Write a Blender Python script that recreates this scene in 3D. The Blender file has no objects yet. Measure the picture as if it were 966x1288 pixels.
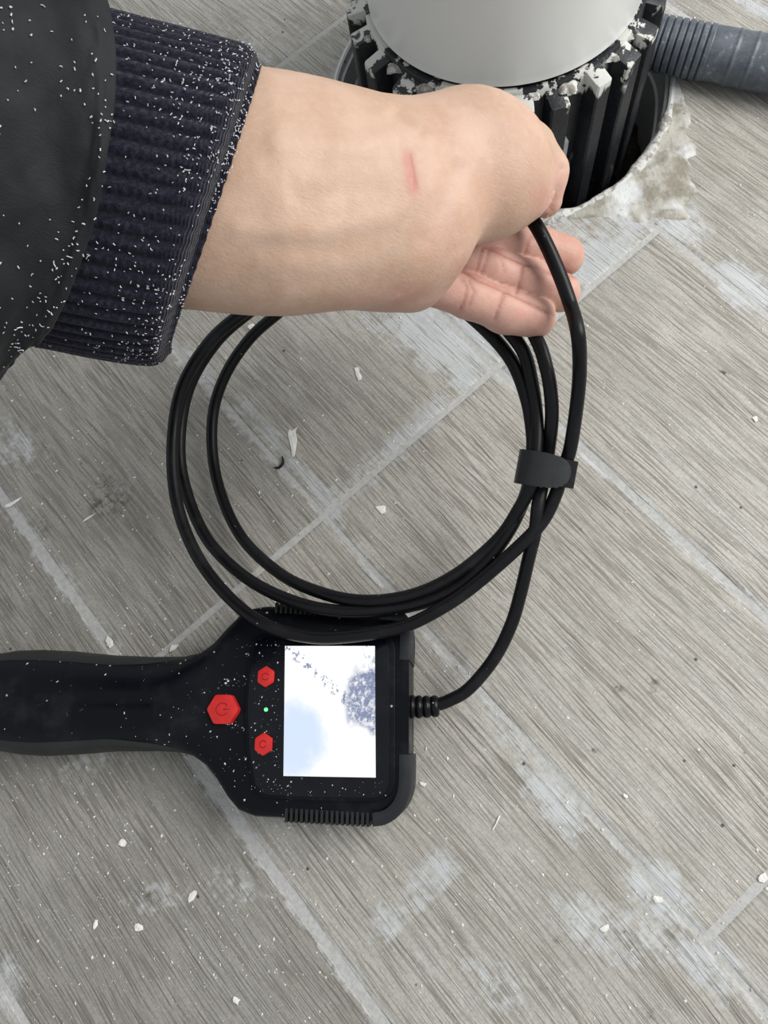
import bpy, bmesh, math, random
import numpy as np
from mathutils import Matrix, Vector
random.seed(7); rng = np.random.default_rng(7)
S = bpy.context.scene; COL = S.collection
# ------------------------------------------------------------------ camera
F = 950.0; CX, CY = 483.0, 644.0; H = 0.33          # focal length in pixels, image centre, camera height (m)
dn = np.array([107.0, -297.0, -F]); dn /= np.linalg.norm(dn)   # direction of gravity seen by the camera
Zc = -dn; Yc = np.array([0, 1.0, 0]); Yc -= Yc @ Zc * Zc; Yc /= np.linalg.norm(Yc); Xc = np.cross(Yc, Zc)
R = np.array([Xc, Yc, Zc])
cam = bpy.data.objects.new('camera', bpy.data.cameras.new('camera')); COL.objects.link(cam)
M = Matrix.Identity(4)
for i in range(3):
    for j in range(3): M[i][j] = R[i][j]
M[2][3] = H
cam.matrix_world = M
cam.data.sensor_fit = 'VERTICAL'; cam.data.sensor_height = 36; cam.data.lens = 36 * F / 1288
cam.data.clip_start = 0.01; S.camera = cam
def P(px, py, z=0.0):                               # place on the level z that the pixel looks at
    r = R @ np.array([px - CX, CY - py, -F]) / F
    return np.array([0, 0, H]) + (z - H) / r[2] * r
def PD(px, py, D):                                  # point at depth D
    return np.array([0, 0, H]) + D * (R @ np.array([px - CX, CY - py, -F]) / F)
def proj(w):
    v = (np.asarray(w) - [0, 0, H]) @ R
    return np.stack([CX - F * v[..., 0] / v[..., 2], CY + F * v[..., 1] / v[..., 2]], -1)
# ------------------------------------------------------------------ world, lights, exposure
W = bpy.data.worlds.new('world'); S.world = W; W.use_nodes = True
W.node_tree.nodes['Background'].inputs[0].default_value = (0.93, 0.97, 1.0, 1)
W.node_tree.nodes['Background'].inputs[1].default_value = 0.60
def area(name, loc, target, size, power, col):
    l = bpy.data.lights.new(name, 'AREA'); l.shape = 'RECTANGLE'; l.size, l.size_y = size; l.energy = power; l.color = col
    o = bpy.data.objects.new(name, l); COL.objects.link(o); o.location = loc
    o.rotation_euler = (Vector(target) - Vector(loc)).to_track_quat('-Z', 'Y').to_euler()
    return o
area('added_side_light', (0.85, 0.36, 0.85), (0.08, 0.22, 0), (0.8, 0.7), 17.5, (1.0, 0.985, 0.95))  # unseen soft light added at the right; its falloff grades the floor darker leftwards
S.view_settings.view_transform = 'Standard'; S.view_settings.look = 'None'
S.view_settings.exposure = 0.0; S.view_settings.gamma = 1.0; S.view_settings.use_curve_mapping = False
# ------------------------------------------------------------------ helpers
def mesh(name, verts, faces, mat, parent=None, smooth=True, attrs=None):
    me = bpy.data.meshes.new(name)
    verts = np.asarray(verts, dtype=float)
    me.from_pydata(verts.tolist(), [], [tuple(int(i) for i in f) for f in faces]); me.update()
    if attrs:
        for k, v in attrs.items():
            v = np.asarray(v, dtype=np.float32)
            if v.ndim == 1:
                a = me.attributes.new(k, 'FLOAT', 'POINT'); a.data.foreach_set('value', v)
            else:
                a = me.attributes.new(k, 'FLOAT_VECTOR', 'POINT'); a.data.foreach_set('vector', v.ravel())
    if smooth: me.polygons.foreach_set('use_smooth', [True] * len(me.polygons))
    if mat: me.materials.append(mat)
    o = bpy.data.objects.new(name, me); COL.objects.link(o)
    if parent: o.parent = parent
    return o
def autosmooth(o, deg=35):
    bm = bmesh.new(); bm.from_mesh(o.data)
    for e in bm.edges:
        if len(e.link_faces) == 2 and e.calc_face_angle(0) > math.radians(deg): e.smooth = False
    bm.to_mesh(o.data); bm.free(); return o
def fixn(o):
    bm = bmesh.new(); bm.from_mesh(o.data); bmesh.ops.recalc_face_normals(bm, faces=bm.faces); bm.to_mesh(o.data); bm.free(); return o
def empty(name, loc=(0, 0, 0)):
    o = bpy.data.objects.new(name, None); COL.objects.link(o); o.location = loc; o.empty_display_size = .02; return o
def adopt(root):                                     # children were built in world space: keep them there
    bpy.context.view_layer.update()
    for c in root.children: c.matrix_parent_inverse = Matrix.Translation(-Vector(root.location))
def tag(o, label=None, cat=None, group=None, kind=None):
    if label: o['label'] = label
    if cat: o['category'] = cat
    if group: o['group'] = group
    if kind: o['kind'] = kind
    return o
def grid_faces(n, m, wrap=False):                    # n rows of m verts
    f = []
    for i in range(n - 1):
        for j in range(m if wrap else m - 1):
            k = (j + 1) % m
            f.append((i * m + j, i * m + k, (i + 1) * m + k, (i + 1) * m + j))
    return f
def lathe(name, prof, c, mat, parent=None, n=96, rfun=None):
    v = []
    for (r, z) in prof:
        for j in range(n):
            t = 2 * math.pi * j / n; rr = r if rfun is None else rfun(r, z, t)
            v.append((c[0] + rr * math.cos(t), c[1] + rr * math.sin(t), z))
    return fixn(autosmooth(mesh(name, v, grid_faces(len(prof), n, True), mat, parent)))
def prism(name, outline, z0, z1, mat, parent=None, bevel=0.0, xf=None, smooth=True):
    bm = bmesh.new(); vs = [bm.verts.new((x, y, z0)) for x, y in outline]; f = bm.faces.new(vs)
    r = bmesh.ops.extrude_face_region(bm, geom=[f])
    for g in r['geom']:
        if isinstance(g, bmesh.types.BMVert): g.co.z = z1
    bmesh.ops.recalc_face_normals(bm, faces=bm.faces)
    if bevel:
        es = [e for e in bm.edges if e.calc_length() > 0 and len(e.link_faces) == 2 and (e.verts[0].co.z + e.verts[1].co.z) / 2 > max(z0, z1) - 1e-6]
        bmesh.ops.bevel(bm, geom=es, offset=bevel, segments=2, affect='EDGES', profile=.6)
    if xf is not None:
        for v in bm.verts: v.co = Vector(xf(np.array(v.co)))
    me = bpy.data.meshes.new(name); bm.to_mesh(me); bm.free(); me.materials.append(mat)
    if smooth: me.polygons.foreach_set('use_smooth', [True] * len(me.polygons))
    o = bpy.data.objects.new(name, me); COL.objects.link(o)
    if parent: o.parent = parent
    if smooth: autosmooth(o, 30)
    return o
def catmull(pts, n=12):
    p = np.asarray(pts, float); p = np.vstack([2 * p[0] - p[1], p, 2 * p[-1] - p[-2]]); out = []
    for i in range(1, len(p) - 2):
        for t in np.arange(n) / n:
            a, b, c, d = p[i - 1], p[i], p[i + 1], p[i + 2]
            out.append(.5 * (2 * b + (c - a) * t + (2 * a - 5 * b + 4 * c - d) * t * t + (3 * b - a - 3 * c + d) * t ** 3))
    out.append(p[-2]); return np.array(out)
def tube(name, path, rad, mat, parent=None, n=14, caps=True, up=(0, 0, 1)):
    path = np.asarray(path); k = len(path); T = np.gradient(path, axis=0); T /= np.linalg.norm(T, axis=1)[:, None]
    rad = np.full(k, rad) if np.isscalar(rad) else np.asarray(rad)
    u = np.array(up, float); u -= u @ T[0] * T[0]
    if np.linalg.norm(u) < 1e-3: u = np.array([1.0, 0, 0]); u -= u @ T[0] * T[0]
    V = []
    a = np.linspace(0, 2 * np.pi, n, endpoint=False)
    for i in range(k):
        u = u - u @ T[i] * T[i]; u /= np.linalg.norm(u); w = np.cross(T[i], u)
        V.append(path[i] + rad[i] * (np.cos(a)[:, None] * u + np.sin(a)[:, None] * w))
    V = np.vstack(V); f = grid_faces(k, n, True)
    if caps: f += [tuple(range(n))[::-1], tuple(range((k - 1) * n, k * n))]
    return fixn(mesh(name, V, f, mat, parent))
# ------------------------------------------------------------------ numpy value noise
def hsh(i, j, k, s):
    n = (i * 374761393 + j * 668265263 + k * 2147483647 + s * 974634777) & 0x7fffffff
    n = ((n ^ (n >> 13)) * 1274126177) & 0x7fffffff
    return ((n ^ (n >> 16)) & 0xffff) / 65535.0
def vnoise(p, s=0):
    p = np.asarray(p, float); i = np.floor(p).astype(np.int64); f = p - i; f = f * f * (3 - 2 * f); r = 0
    for a in (0, 1):
        for b in (0, 1):
            for c in (0, 1):
                w = (f[..., 0] if a else 1 - f[..., 0]) * (f[..., 1] if b else 1 - f[..., 1]) * (f[..., 2] if c else 1 - f[..., 2])
                r = r + w * hsh(i[..., 0] + a, i[..., 1] + b, i[..., 2] + c, s)
    return r
def fbm(p, o=4, s=0):
    p = np.asarray(p, float); r = 0; a = .5; t = 0
    for k in range(o): r = r + a * vnoise(p * 2 ** k, s + k); t += a; a *= .5
    return r / t
def sstep(a, b, x): t = np.clip((x - a) / (b - a), 0, 1); return t * t * (3 - 2 * t)
# ------------------------------------------------------------------ node helper
class NT:
    def __init__(s, name):
        s.m = bpy.data.materials.new(name); s.m.use_nodes = True; s.t = s.m.node_tree; s.b = s.t.nodes['Principled BSDF']
    def n(s, typ, ins=None, **kw):
        o = s.t.nodes.new(typ)
        for k, v in kw.items(): setattr(o, k, v)
        for k, v in (ins or {}).items():
            if isinstance(v, bpy.types.NodeSocket): s.t.links.new(v, o.inputs[k])
            else: o.inputs[k].default_value = v
        return o
    def link(s, a, b): s.t.links.new(a, b)
    def obj(s): return s.n('ShaderNodeTexCoord').outputs['Object']
    def attr(s, name, what='Fac'): return s.n('ShaderNodeAttribute', attribute_name=name).outputs[what]
    def mapv(s, vec, scale=(1, 1, 1), loc=(0, 0, 0), rot=(0, 0, 0)): return s.n('ShaderNodeMapping', {0: vec, 1: loc, 2: rot, 3: scale}).outputs[0]
    def noise(s, vec, scale, detail=3, rough=.5, dist=0.0): return s.n('ShaderNodeTexNoise', {'Vector': vec, 'Scale': scale, 'Detail': detail, 'Roughness': rough, 'Distortion': dist}).outputs[0]
    def ramp(s, v, a, b, c0=0.0, c1=1.0): return s.n('ShaderNodeMapRange', {0: v, 1: a, 2: b, 3: c0, 4: c1}, interpolation_type='SMOOTHSTEP').outputs[0]
    def mt(s, op, a, b=0.0): return s.n('ShaderNodeMath', {0: a, 1: b}, operation=op).outputs[0]
    def mix(s, f, a, b): 
        o = s.n('ShaderNodeMix', data_type='RGBA'); 
        for i, v in ((0, f), (6, a), (7, b)):
            if isinstance(v, bpy.types.NodeSocket): s.t.links.new(v, o.inputs[i])
            else: o.inputs[i].default_value = v if i == 0 else (*v, 1)[:4]
        return o.outputs[2]
    def bump(s, h, strength=.3, dist=.001): s.link(s.n('ShaderNodeBump', {'Strength': strength, 'Distance': dist, 'Height': h}).outputs[0], s.b.inputs['Normal'])
    def set(s, **k):
        for a, v in k.items():
            a = a.replace('_', ' '); i = s.b.inputs[a]
            if isinstance(v, bpy.types.NodeSocket): s.t.links.new(v, i)
            else: i.default_value = (*v, 1) if isinstance(v, tuple) and len(v) == 3 and a != 'Subsurface Radius' else v
        return s
# ------------------------------------------------------------------ materials
def mat_plank():
    t = NT('wood_look_tile'); g = t.attr('guv', 'Vector')
    wob = t.noise(t.mapv(g, (7, 14, 1)), 1.0, 2)
    sep = t.n('ShaderNodeSeparateXYZ', {0: g})
    v2 = t.mt('ADD', sep.outputs[1], t.mt('MULTIPLY', t.mt('SUBTRACT', wob, .5), .009))
    gv = t.n('ShaderNodeCombineXYZ', {0: sep.outputs[0], 1: v2, 2: sep.outputs[2]}).outputs[0]
    fine = t.noise(t.mapv(gv, (48, 1150, 1)), 1.0, 2, .55)
    mid = t.noise(t.mapv(gv, (24, 560, 1), (3, 7, 0)), 1.0, 3, .6)
    big = t.noise(t.mapv(gv, (6, 110, 1), (1, 2, 0)), 1.0, 2, .5)
    cloud = t.noise(g, 22, 4, .6)
    light, dark = (.44, .418, .378), (.115, .105, .092)
    c = t.mix(t.ramp(fine, .34, .60), (.26, .245, .22), (.475, .455, .418))
    c = t.mix(t.ramp(mid, .41, .31, 0, .62), c, dark)
    c = t.mix(t.ramp(big, .42, .68, 0, .45), c, (.45, .44, .415))
    c = t.mix(t.ramp(cloud, .35, .65, 0.0, .35), c, (.27, .255, .22))
    c = t.mix(t.ramp(t.noise(g, 900, 3, .7), .42, .62, 0, .30), c, (.20, .185, .16))
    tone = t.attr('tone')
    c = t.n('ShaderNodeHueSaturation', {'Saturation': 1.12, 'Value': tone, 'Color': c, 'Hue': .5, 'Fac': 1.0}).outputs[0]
    # cement haze left over from grouting (its own shape, painted per vertex) broken up by noise; it stays out of the deep grain
    haze = t.attr('haze'); hn = t.noise(g, 260, 4, .65); hn2 = t.noise(t.mapv(g, (60, 300, 1)), 1.0, 3, .6)
    nn_ = t.mt('ADD', t.mt('MULTIPLY', t.mt('SUBTRACT', hn, .5), 1.5), t.mt('ADD', t.mt('MULTIPLY', t.mt('SUBTRACT', hn2, .5), .5), t.mt('MULTIPLY', t.mt('SUBTRACT', t.noise(g, 60, 3), .5), .9)))
    h = t.mt('MULTIPLY', t.ramp(haze, .05, .25), t.ramp(t.mt('ADD', t.mt('MULTIPLY', haze, 1.15), nn_), .22, .85))
    h = t.mt('MULTIPLY', h, t.ramp(fine, .30, .44, .35, 1))
    hz = t.n('ShaderNodeMath', {0: h, 1: 1.0}, operation='MINIMUM').outputs[0]
    c = t.mix(hz, c, t.mix(t.noise(g, 30, 2), (.41, .422, .425), (.545, .555, .56)))
    c = t.mix(t.mt('MULTIPLY', t.ramp(haze, .1, .4, 0, .55), t.ramp(t.noise(g, 700, 4, .75), .60, .70)), c, (.13, .125, .115))
    c = t.mix(t.mt('MULTIPLY', t.attr('grime'), t.ramp(t.noise(g, 330, 4, .7), .42, .62)), c, (.035, .032, .028))
    # fine plaster dust
    vo = t.n('ShaderNodeTexVoronoi', {'Vector': g, 'Scale': 420.0, 'Randomness': 1.0})
    sp = t.mt('MULTIPLY', t.ramp(vo.outputs['Distance'], .20, .10), t.ramp(t.n('ShaderNodeSeparateColor', {0: vo.outputs['Color']}).outputs[0], .90, .93))
    sp = t.mt('MULTIPLY', sp, t.ramp(t.noise(g, 40, 3), .38, .62, .1, .85))
    c = t.mix(sp, c, (.75, .75, .72))
    vo2 = t.n('ShaderNodeTexVoronoi', {'Vector': t.mapv(g, (1, 1, 1), (4, 4, 0)), 'Scale': 150.0, 'Randomness': 1.0})
    sp2 = t.mt('MULTIPLY', t.ramp(vo2.outputs['Distance'], .15, .06), t.ramp(t.n('ShaderNodeSeparateColor', {0: vo2.outputs['Color']}).outputs[1], .93, .95))
    c = t.mix(sp2, c, (.06, .055, .05))
    t.set(Base_Color=c, Roughness=t.ramp(mid, .3, .6, .62, .48), Specular_IOR_Level=.35)
    hgt = t.mt('ADD', t.mt('ADD', t.ramp(fine, .30, .56), t.ramp(mid, .30, .46)), t.mt('MULTIPLY', t.mt('ADD', hn, h), .5))
    t.bump(hgt, .55, .0004); return t.m
def mat_grout():
    t = NT('grout'); o = t.obj(); n = t.ramp(t.noise(o, 420, 4, .7), .35, .6); n2 = t.noise(o, 35, 3)
    t.set(Base_Color=t.mix(n2, t.mix(n, (.37, .365, .35), (.50, .495, .48)), (.42, .42, .41)), Roughness=.85, Specular_IOR_Level=.2)
    t.bump(n, .3, .0005); return t.m
def simple(name, col, rough=.5, spec=.5, nscale=None, ncol=None, amt=.5, bump=0.0, bdist=.0005, metal=0.0, lo=.4, hi=.6):
    t = NT(name); c = col
    if nscale:
        n = t.noise(t.obj(), nscale, 4, .6)
        if ncol: c = t.mix(t.ramp(n, lo, hi, 0, amt), col, ncol)
        if bump: t.bump(n, bump, bdist)
    t.set(Base_Color=c, Roughness=rough, Specular_IOR_Level=spec, Metallic=metal); return t.m
def mat_dusty(name, col, rough, spec, dens=.9, scale=330, smudge=.12):
    t = NT(name); o = t.obj()
    vo = t.n('ShaderNodeTexVoronoi', {'Vector': o, 'Scale': float(scale), 'Randomness': 1.0})
    sp = t.mt('MULTIPLY', t.ramp(vo.outputs['Distance'], .18, .08), t.ramp(t.n('ShaderNodeSeparateColor', {0: vo.outputs['Color']}).outputs[0], dens, dens + .03))
    sm = t.noise(o, 45, 4, .65)
    c = t.mix(t.ramp(sm, .5, .75, 0, smudge), col, (.16, .17, .18)); c = t.mix(t.mt('MULTIPLY', sp, .7), c, (.5, .5, .5))
    t.set(Base_Color=c, Roughness=t.ramp(sm, .3, .7, rough - .06, rough + .12), Specular_IOR_Level=spec)
    t.bump(t.noise(o, 1500, 2), .12, .0002); return t.m
def mat_rib():
    t = NT('painted_black_rib'); o = t.obj(); z = t.n('ShaderNodeSeparateXYZ', {0: o}).outputs[2]
    n = t.noise(o, 95, 4, .6); n2 = t.noise(t.mapv(o, (1, 1, .3)), 90, 3, .6); n3 = t.noise(o, 400, 3, .7)
    zz = t.mt('ADD', z, t.mt('MULTIPLY', t.mt('SUBTRACT', n2, .5), .045))
    paint = t.mt('MULTIPLY', t.ramp(zz, .050, .053), t.ramp(n, .50, .53))
    streak = t.mt('MULTIPLY', t.ramp(n2, .63, .69), t.ramp(z, -.03, .04, .1, .8))
    low = t.ramp(t.mt('ADD', z, t.mt('MULTIPLY', n, .05)), .02, -.03, 0, .85)
    c = t.mix(t.ramp(n3, .45, .75, 0, .25), (.012, .013, .016), (.06, .065, .075))
    c = t.mix(t.mt('MULTIPLY', low, t.ramp(n3, .42, .62)), c, (.115, .10, .082))
    c = t.mix(streak, c, (.28, .29, .29)); c = t.mix(paint, c, (.55, .55, .52))
    t.set(Base_Color=c, Roughness=t.ramp(paint, 0, 1, .42, .8), Specular_IOR_Level=.4)
    t.bump(t.mt('ADD', t.mt('MULTIPLY', paint, .8), t.mt('MULTIPLY', n3, .3)), .7, .0012); return t.m
def mat_cement():
    t = NT('cement_patch'); o = t.obj(); n = t.noise(o, 60, 5, .65); n2 = t.noise(o, 220, 4, .7); n3 = t.noise(t.mapv(o, (1, 1, 1), (2, 5, 1)), 35, 3, .6)
    c = t.mix(t.ramp(n, .40, .58), (.27, .25, .205), (.43, .415, .37)); c = t.mix(t.ramp(n3, .46, .60), c, (.62, .63, .63))
    c = t.mix(t.ramp(n2, .60, .72, 0, .6), c, (.14, .125, .10))
    t.set(Base_Color=c, Roughness=.85, Specular_IOR_Level=.25); t.bump(t.mt('ADD', n, t.mt('MULTIPLY', n2, .5)), .8, .002); return t.m
def mat_skin():
    t = NT('skin'); o = t.obj(); pk = t.attr('pink'); sc = t.attr('scar'); cr = t.attr('crease'); vn = t.attr('vein')
    n = t.noise(o, 70, 4, .6); n2 = t.noise(o, 420, 3, .6); n3 = t.noise(t.mapv(o, (1, 2.6, 1), (0, 0, 0), (0, 0, .25)), 650, 2, .6)
    c = t.mix(t.ramp(n, .35, .65), (.475, .315, .225), (.53, .365, .275))
    c = t.mix(pk, c, t.mix(t.ramp(n, .35, .65), (.50, .245, .20), (.55, .305, .255)))
    c = t.mix(t.mt('MULTIPLY', vn, .35), c, (.42, .32, .26))
    c = t.mix(t.ramp(n2, .45, .75, 0, .2), c, (.60, .43, .34))
    c = t.mix(t.mt('MULTIPLY', cr, .6), c, (.33, .12, .095)); c = t.mix(t.mt('MULTIPLY', sc, .75), c, (.47, .13, .11))
    t.set(Base_Color=c, Roughness=.52, Specular_IOR_Level=.35, Subsurface_Weight=.22, Subsurface_Scale=.004, Subsurface_Radius=(1.0, .35, .2))
    t.bump(t.mt('ADD', n3, t.mt('MULTIPLY', t.noise(o, 1500, 2), .5)), .22, .0006); return t.m
def mat_knit():
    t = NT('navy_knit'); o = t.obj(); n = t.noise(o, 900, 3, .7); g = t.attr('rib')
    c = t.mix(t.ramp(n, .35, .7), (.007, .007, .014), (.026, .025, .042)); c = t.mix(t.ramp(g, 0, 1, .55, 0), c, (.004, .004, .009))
    st = t.n('ShaderNodeTexWave', {'Vector': t.attr('suv', 'Vector'), 'Scale': 150.0, 'Distortion': .6, 'Detail': 1.0}, wave_type='BANDS', bands_direction='X').outputs['Fac']
    t.set(Base_Color=c, Roughness=.95, Specular_IOR_Level=.1, Sheen_Weight=.12, Sheen_Roughness=.5)
    t.bump(t.mt('ADD', n, t.mt('MULTIPLY', st, .6)), .7, .0008); return t.m
def mat_jacket():
    t = NT('charcoal_jacket'); o = t.obj(); n = t.noise(o, 60, 4, .6)
    wv = t.noise(t.mapv(o, (1, 3, 1)), 900, 2)
    c = t.mix(t.ramp(n, .35, .7), (.007, .0075, .009), (.015, .016, .018))
    t.set(Base_Color=c, Roughness=.72, Specular_IOR_Level=.22, Sheen_Weight=.05); t.bump(t.mt('ADD', wv, n), .25, .0006); return t.m
def mat_screen():
    t = NT('lit_screen'); u = t.attr('suv', 'Vector'); sx = t.n('ShaderNodeSeparateXYZ', {0: u}); x, y = sx.outputs[0], sx.outputs[1]
    wob = t.mt('MULTIPLY', t.mt('SUBTRACT', t.noise(u, 4, 4, .6), .5), .5)
    # debris patch: centred right, a bit above the middle; diagonal streak from upper left
    dx = t.mt('DIVIDE', t.mt('SUBTRACT', x, .93), .26); dy = t.mt('DIVIDE', t.mt('SUBTRACT', y, .60), .26)
    r = t.mt('SQRT', t.mt('ADD', t.mt('MULTIPLY', dx, dx), t.mt('MULTIPLY', dy, dy)))
    blob = t.mt('MULTIPLY', t.ramp(t.mt('ADD', r, t.mt('MULTIPLY', wob, 3.0)), 1.15, .80), t.ramp(t.noise(u, 16, 4, .7), .36, .56, .25, 1))
    d = t.mt('ABSOLUTE', t.mt('SUBTRACT', t.mt('ADD', y, t.mt('MULTIPLY', x, .62)), 1.0))
    streak = t.mt('MULTIPLY', t.ramp(t.mt('ADD', d, t.mt('MULTIPLY', wob, .15)), .075, .02), t.ramp(t.noise(u, 22, 3, .7), .52, .60))
    right = t.mt('MULTIPLY', t.ramp(x, .82, .93), t.mt('MULTIPLY', t.ramp(y, .62, .72), t.ramp(t.noise(u, 14, 3), .46, .58, 0, .6)))
    ex = t.mt('SUBTRACT', x, .10); ey = t.mt('SUBTRACT', y, .28)
    r2 = t.mt('ADD', t.mt('MULTIPLY', t.mt('MULTIPLY', ex, ex), 3.2), t.mt('MULTIPLY', t.mt('MULTIPLY', ey, ey), 5.0))
    cloud = t.ramp(t.mt('ADD', r2, t.mt('MULTIPLY', wob, 1.6)), .70, .10)
    c = t.mix(t.mt('MULTIPLY', cloud, .75), (1.0, 1.0, 1.0), (.50, .64, .86))
    f = t.mt('MINIMUM', t.mt('ADD', t.mt('ADD', blob, streak), right), 1.0)
    c = t.mix(t.mt('MULTIPLY', f, .95), c, t.mix(t.noise(u, 30, 2), (.05, .075, .16), (.30, .36, .55)))
    t.set(Base_Color=(.01, .01, .012), Roughness=.12, Emission_Color=c, Emission_Strength=1.08); return t.m
MP = mat_plank(); MG = mat_grout(); MR = mat_rib(); MC = mat_cement(); MS = mat_skin(); MK = mat_knit(); MJ = mat_jacket(); MSC = mat_screen()
MW = simple('white_plastic', (.84, .845, .83), .3, .5, 8, (.79, .80, .79), .6)
MCR = simple('dirty_white_mortar', (.56, .56, .54), .9, .2, 260, (.24, .22, .19), .9, .8, .0015, lo=.42, hi=.58)
MGP = simple('grey_socket_plastic', (.50, .51, .51), .55, .3, 90, (.60, .60, .59), .6, .3, .0006)
MBK = simple('dark_void_dirt', (.03, .026, .022), .95, .1, 90, (.10, .09, .075), .6, 1.0, .004)
MRUB = mat_dusty('black_cable_rubber', (.004, .004, .005), .34, .22, .975, 420, .05)
MBODY = mat_dusty('black_tool_plastic', (.0025, .0028, .005), .32, .14, .93, 300, .06)
MGRIP = mat_dusty('black_grip_rubber', (.014, .0145, .015), .5, .3, .95, 300, .06)
MGLASS = mat_dusty('black_display_glass', (.002, .0025, .005), .14, .28, .955, 330, .03)
MRED = simple('red_button_plastic', (.55, .018, .016), .42, .4, 250, (.40, .012, .012), .5, .1)
MREDD = simple('dark_red_symbol', (.30, .008, .008), .5, .3)
MLED = NT('green_led').set(Base_Color=(.02, .3, .05), Emission_Color=(.15, 1.0, .30), Emission_Strength=1.6).m
MSTR = simple('black_strap_fabric', (.006, .006, .007), .8, .2, 500, (.010, .010, .011), .8, .4, .0006)
MCHIP = simple('white_plaster_chip', (.80, .79, .75), .85, .2, 300, (.66, .64, .59), .6, .5, .001)
MLINT = simple('pale_lint', (.60, .61, .64), .9, .1)
MFIB = simple('dark_fibre', (.02, .018, .016), .8, .2)
def mat_hose():
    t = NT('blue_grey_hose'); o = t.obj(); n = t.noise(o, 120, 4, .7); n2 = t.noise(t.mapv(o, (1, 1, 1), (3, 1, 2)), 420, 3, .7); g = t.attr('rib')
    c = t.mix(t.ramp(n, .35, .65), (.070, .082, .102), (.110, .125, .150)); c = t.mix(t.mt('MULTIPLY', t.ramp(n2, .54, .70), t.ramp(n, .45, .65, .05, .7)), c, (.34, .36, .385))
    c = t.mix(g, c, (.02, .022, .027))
    t.set(Base_Color=c, Roughness=.42, Specular_IOR_Level=.45); t.bump(n2, .3, .0004); return t.m
MH = mat_hose()
# ------------------------------------------------------------------ floor of wood-look tiles
ANG = math.radians(-47.2); Uv = np.array([math.cos(ANG), math.sin(ANG)]); Vv = np.array([-math.sin(ANG), math.cos(ANG)])
AX = np.array([.0162, .3468]); RH = .0924                # axis of the drain pipe; radius of the hole in the tiles
def fuv(u, v): return np.multiply.outer(u, Uv) + np.multiply.outer(v, Vv)
def blobs_haze(px, py, uu, vv):
    h = np.zeros_like(px)
    def B(x, y, rx, ry, rot, s):
        c, q = math.cos(math.radians(rot)), math.sin(math.radians(rot))
        a = ((px - x) * c + (py - y) * q) / rx; b = (-(px - x) * q + (py - y) * c) / ry
        return s * np.exp(-(a * a + b * b) ** 1.5)
    L = [(560, 425, 75, 42, 20, .95), (500, 400, 70, 30, 10, .55), (585, 470, 32, 26, -42, .8), (520, 540, 95, 22, -42, .6), (450, 600, 60, 22, -42, .5), (590, 395, 60, 30, 40, .6),
         (395, 610, 62, 14, 48, .75), (330, 535, 55, 14, 48, .55), (255, 465, 45, 12, 48, .7), (415, 645, 16, 14, 0, .7),
         (745, 330, 45, 28, -45, .85), (700, 300, 60, 40, -20, .5), (775, 305, 40, 30, 0, .6), (935, 360, 48, 26, 40, .95), (880, 330, 90, 18, 35, .35),
         (800, 265, 60, 34, -35, .8), (850, 275, 50, 30, 30, .7), (835, 210, 30, 50, 10, .4), (610, 450, 30, 45, 45, .5), (660, 470, 60, 30, 45, .3),
         (830, 1120, 60, 40, 45, .75), (760, 1170, 90, 45, 20, .5), (700, 1010, 75, 30, 50, .65), (650, 930, 60, 22, 50, .45), (880, 1215, 65, 24, 45, .75), (800, 1180, 50, 60, 0, .35),
         (515, 1130, 62, 16, -45, .5), (480, 1165, 40, 14, -42, .4), (610, 1240, 80, 40, 35, .40), (560, 1190, 60, 40, 0, .30), (700, 1230, 60, 30, 0, .3),
         (20, 560, 60, 40, 40, .40), (160, 620, 60, 30, 50, .2), (120, 960, 80, 30, -20, .30), (300, 1120, 70, 40, 0, .28), (200, 1130, 60, 30, 0, .3), (10, 1240, 25, 60, -10, .5),
         (640, 90, 300, 130, 0, .25), (300, 60, 160, 60, 0, .28), (350, 90, 120, 30, 40, .2), (900, 760, 50, 12, 42, .4), (948, 8, 48, 9, 28, .95)]
    for b in L: h = np.maximum(h, B(*b))
    for v0, w, s, a, b in ((-.0925, .0035, .8, -.22, .12), (-.0925, .006, .4, -.26, .02), (.0195, .005, .45, -.25, .16), (.1285, .0028, .85, -.075, .12), (.1285, .005, .45, -.18, .10), (.239, .006, .4, -.3, .1), (.350, .006, .35, -.4, .1)):
        h = np.maximum(h, s * np.exp(-((vv - v0) / w) ** 2) * ((uu > a) & (uu < b)))
    q = .55 * sstep(.0335, .0328, uu) * sstep(.014, .026, uu) * sstep(-.082, -.070, vv) * sstep(-.028, -.036, vv); h = np.maximum(h, q)
    return h
def blobs_grime(px, py):
    h = np.zeros_like(px)
    for x, y, r, s in ((130, 610, 14, .9), (145, 628, 22, .8), (125, 637, 12, .9), (50, 665, 14, .5), (820, 868, 4.5, 1.5), (778, 867, 4.5, 1.5), (822, 856, 5, 1.2), (188, 1125, 14, .7),
                       (560, 385, 30, .35), (880, 945, 3, 1.5), (910, 469, 4, 1.5), (885, 946, 3, 1.5), (745, 945, 3, 1.3), (703, 1180, 5, .9), (820, 1275, 8, .7), (690, 1240, 8, .5), (855, 245, 14, .5), (835, 150, 10, .5), (820, 1130, 10, .5)):
        h = np.maximum(h, s * np.exp(-(((px - x) ** 2 + (py - y) ** 2) / r ** 2)))
    return h
floor = tag(empty('floor'), kind='structure')
rows = [(-.2035, -.0925, [-.62, -.36, .16, .40]), (-.0925, .0195, [-.55, -.3465, -.1195, .162, .40]), (.0195, .1285, [-.60, -.3465, -.1195, .1085, .335]),
        (.1285, .239, [-.60, -.3465, -.1195, .108, .33]), (.239, .350, [-.72, -.47, -.24, -.0115, .22]), (.350, .461, [-.75, -.52, -.30, -.075, .15]),
        (.461, .572, [-.75, -.48, -.25, -.02]), (-.3145, -.2035, [-.4, -.1, .2])]
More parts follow.
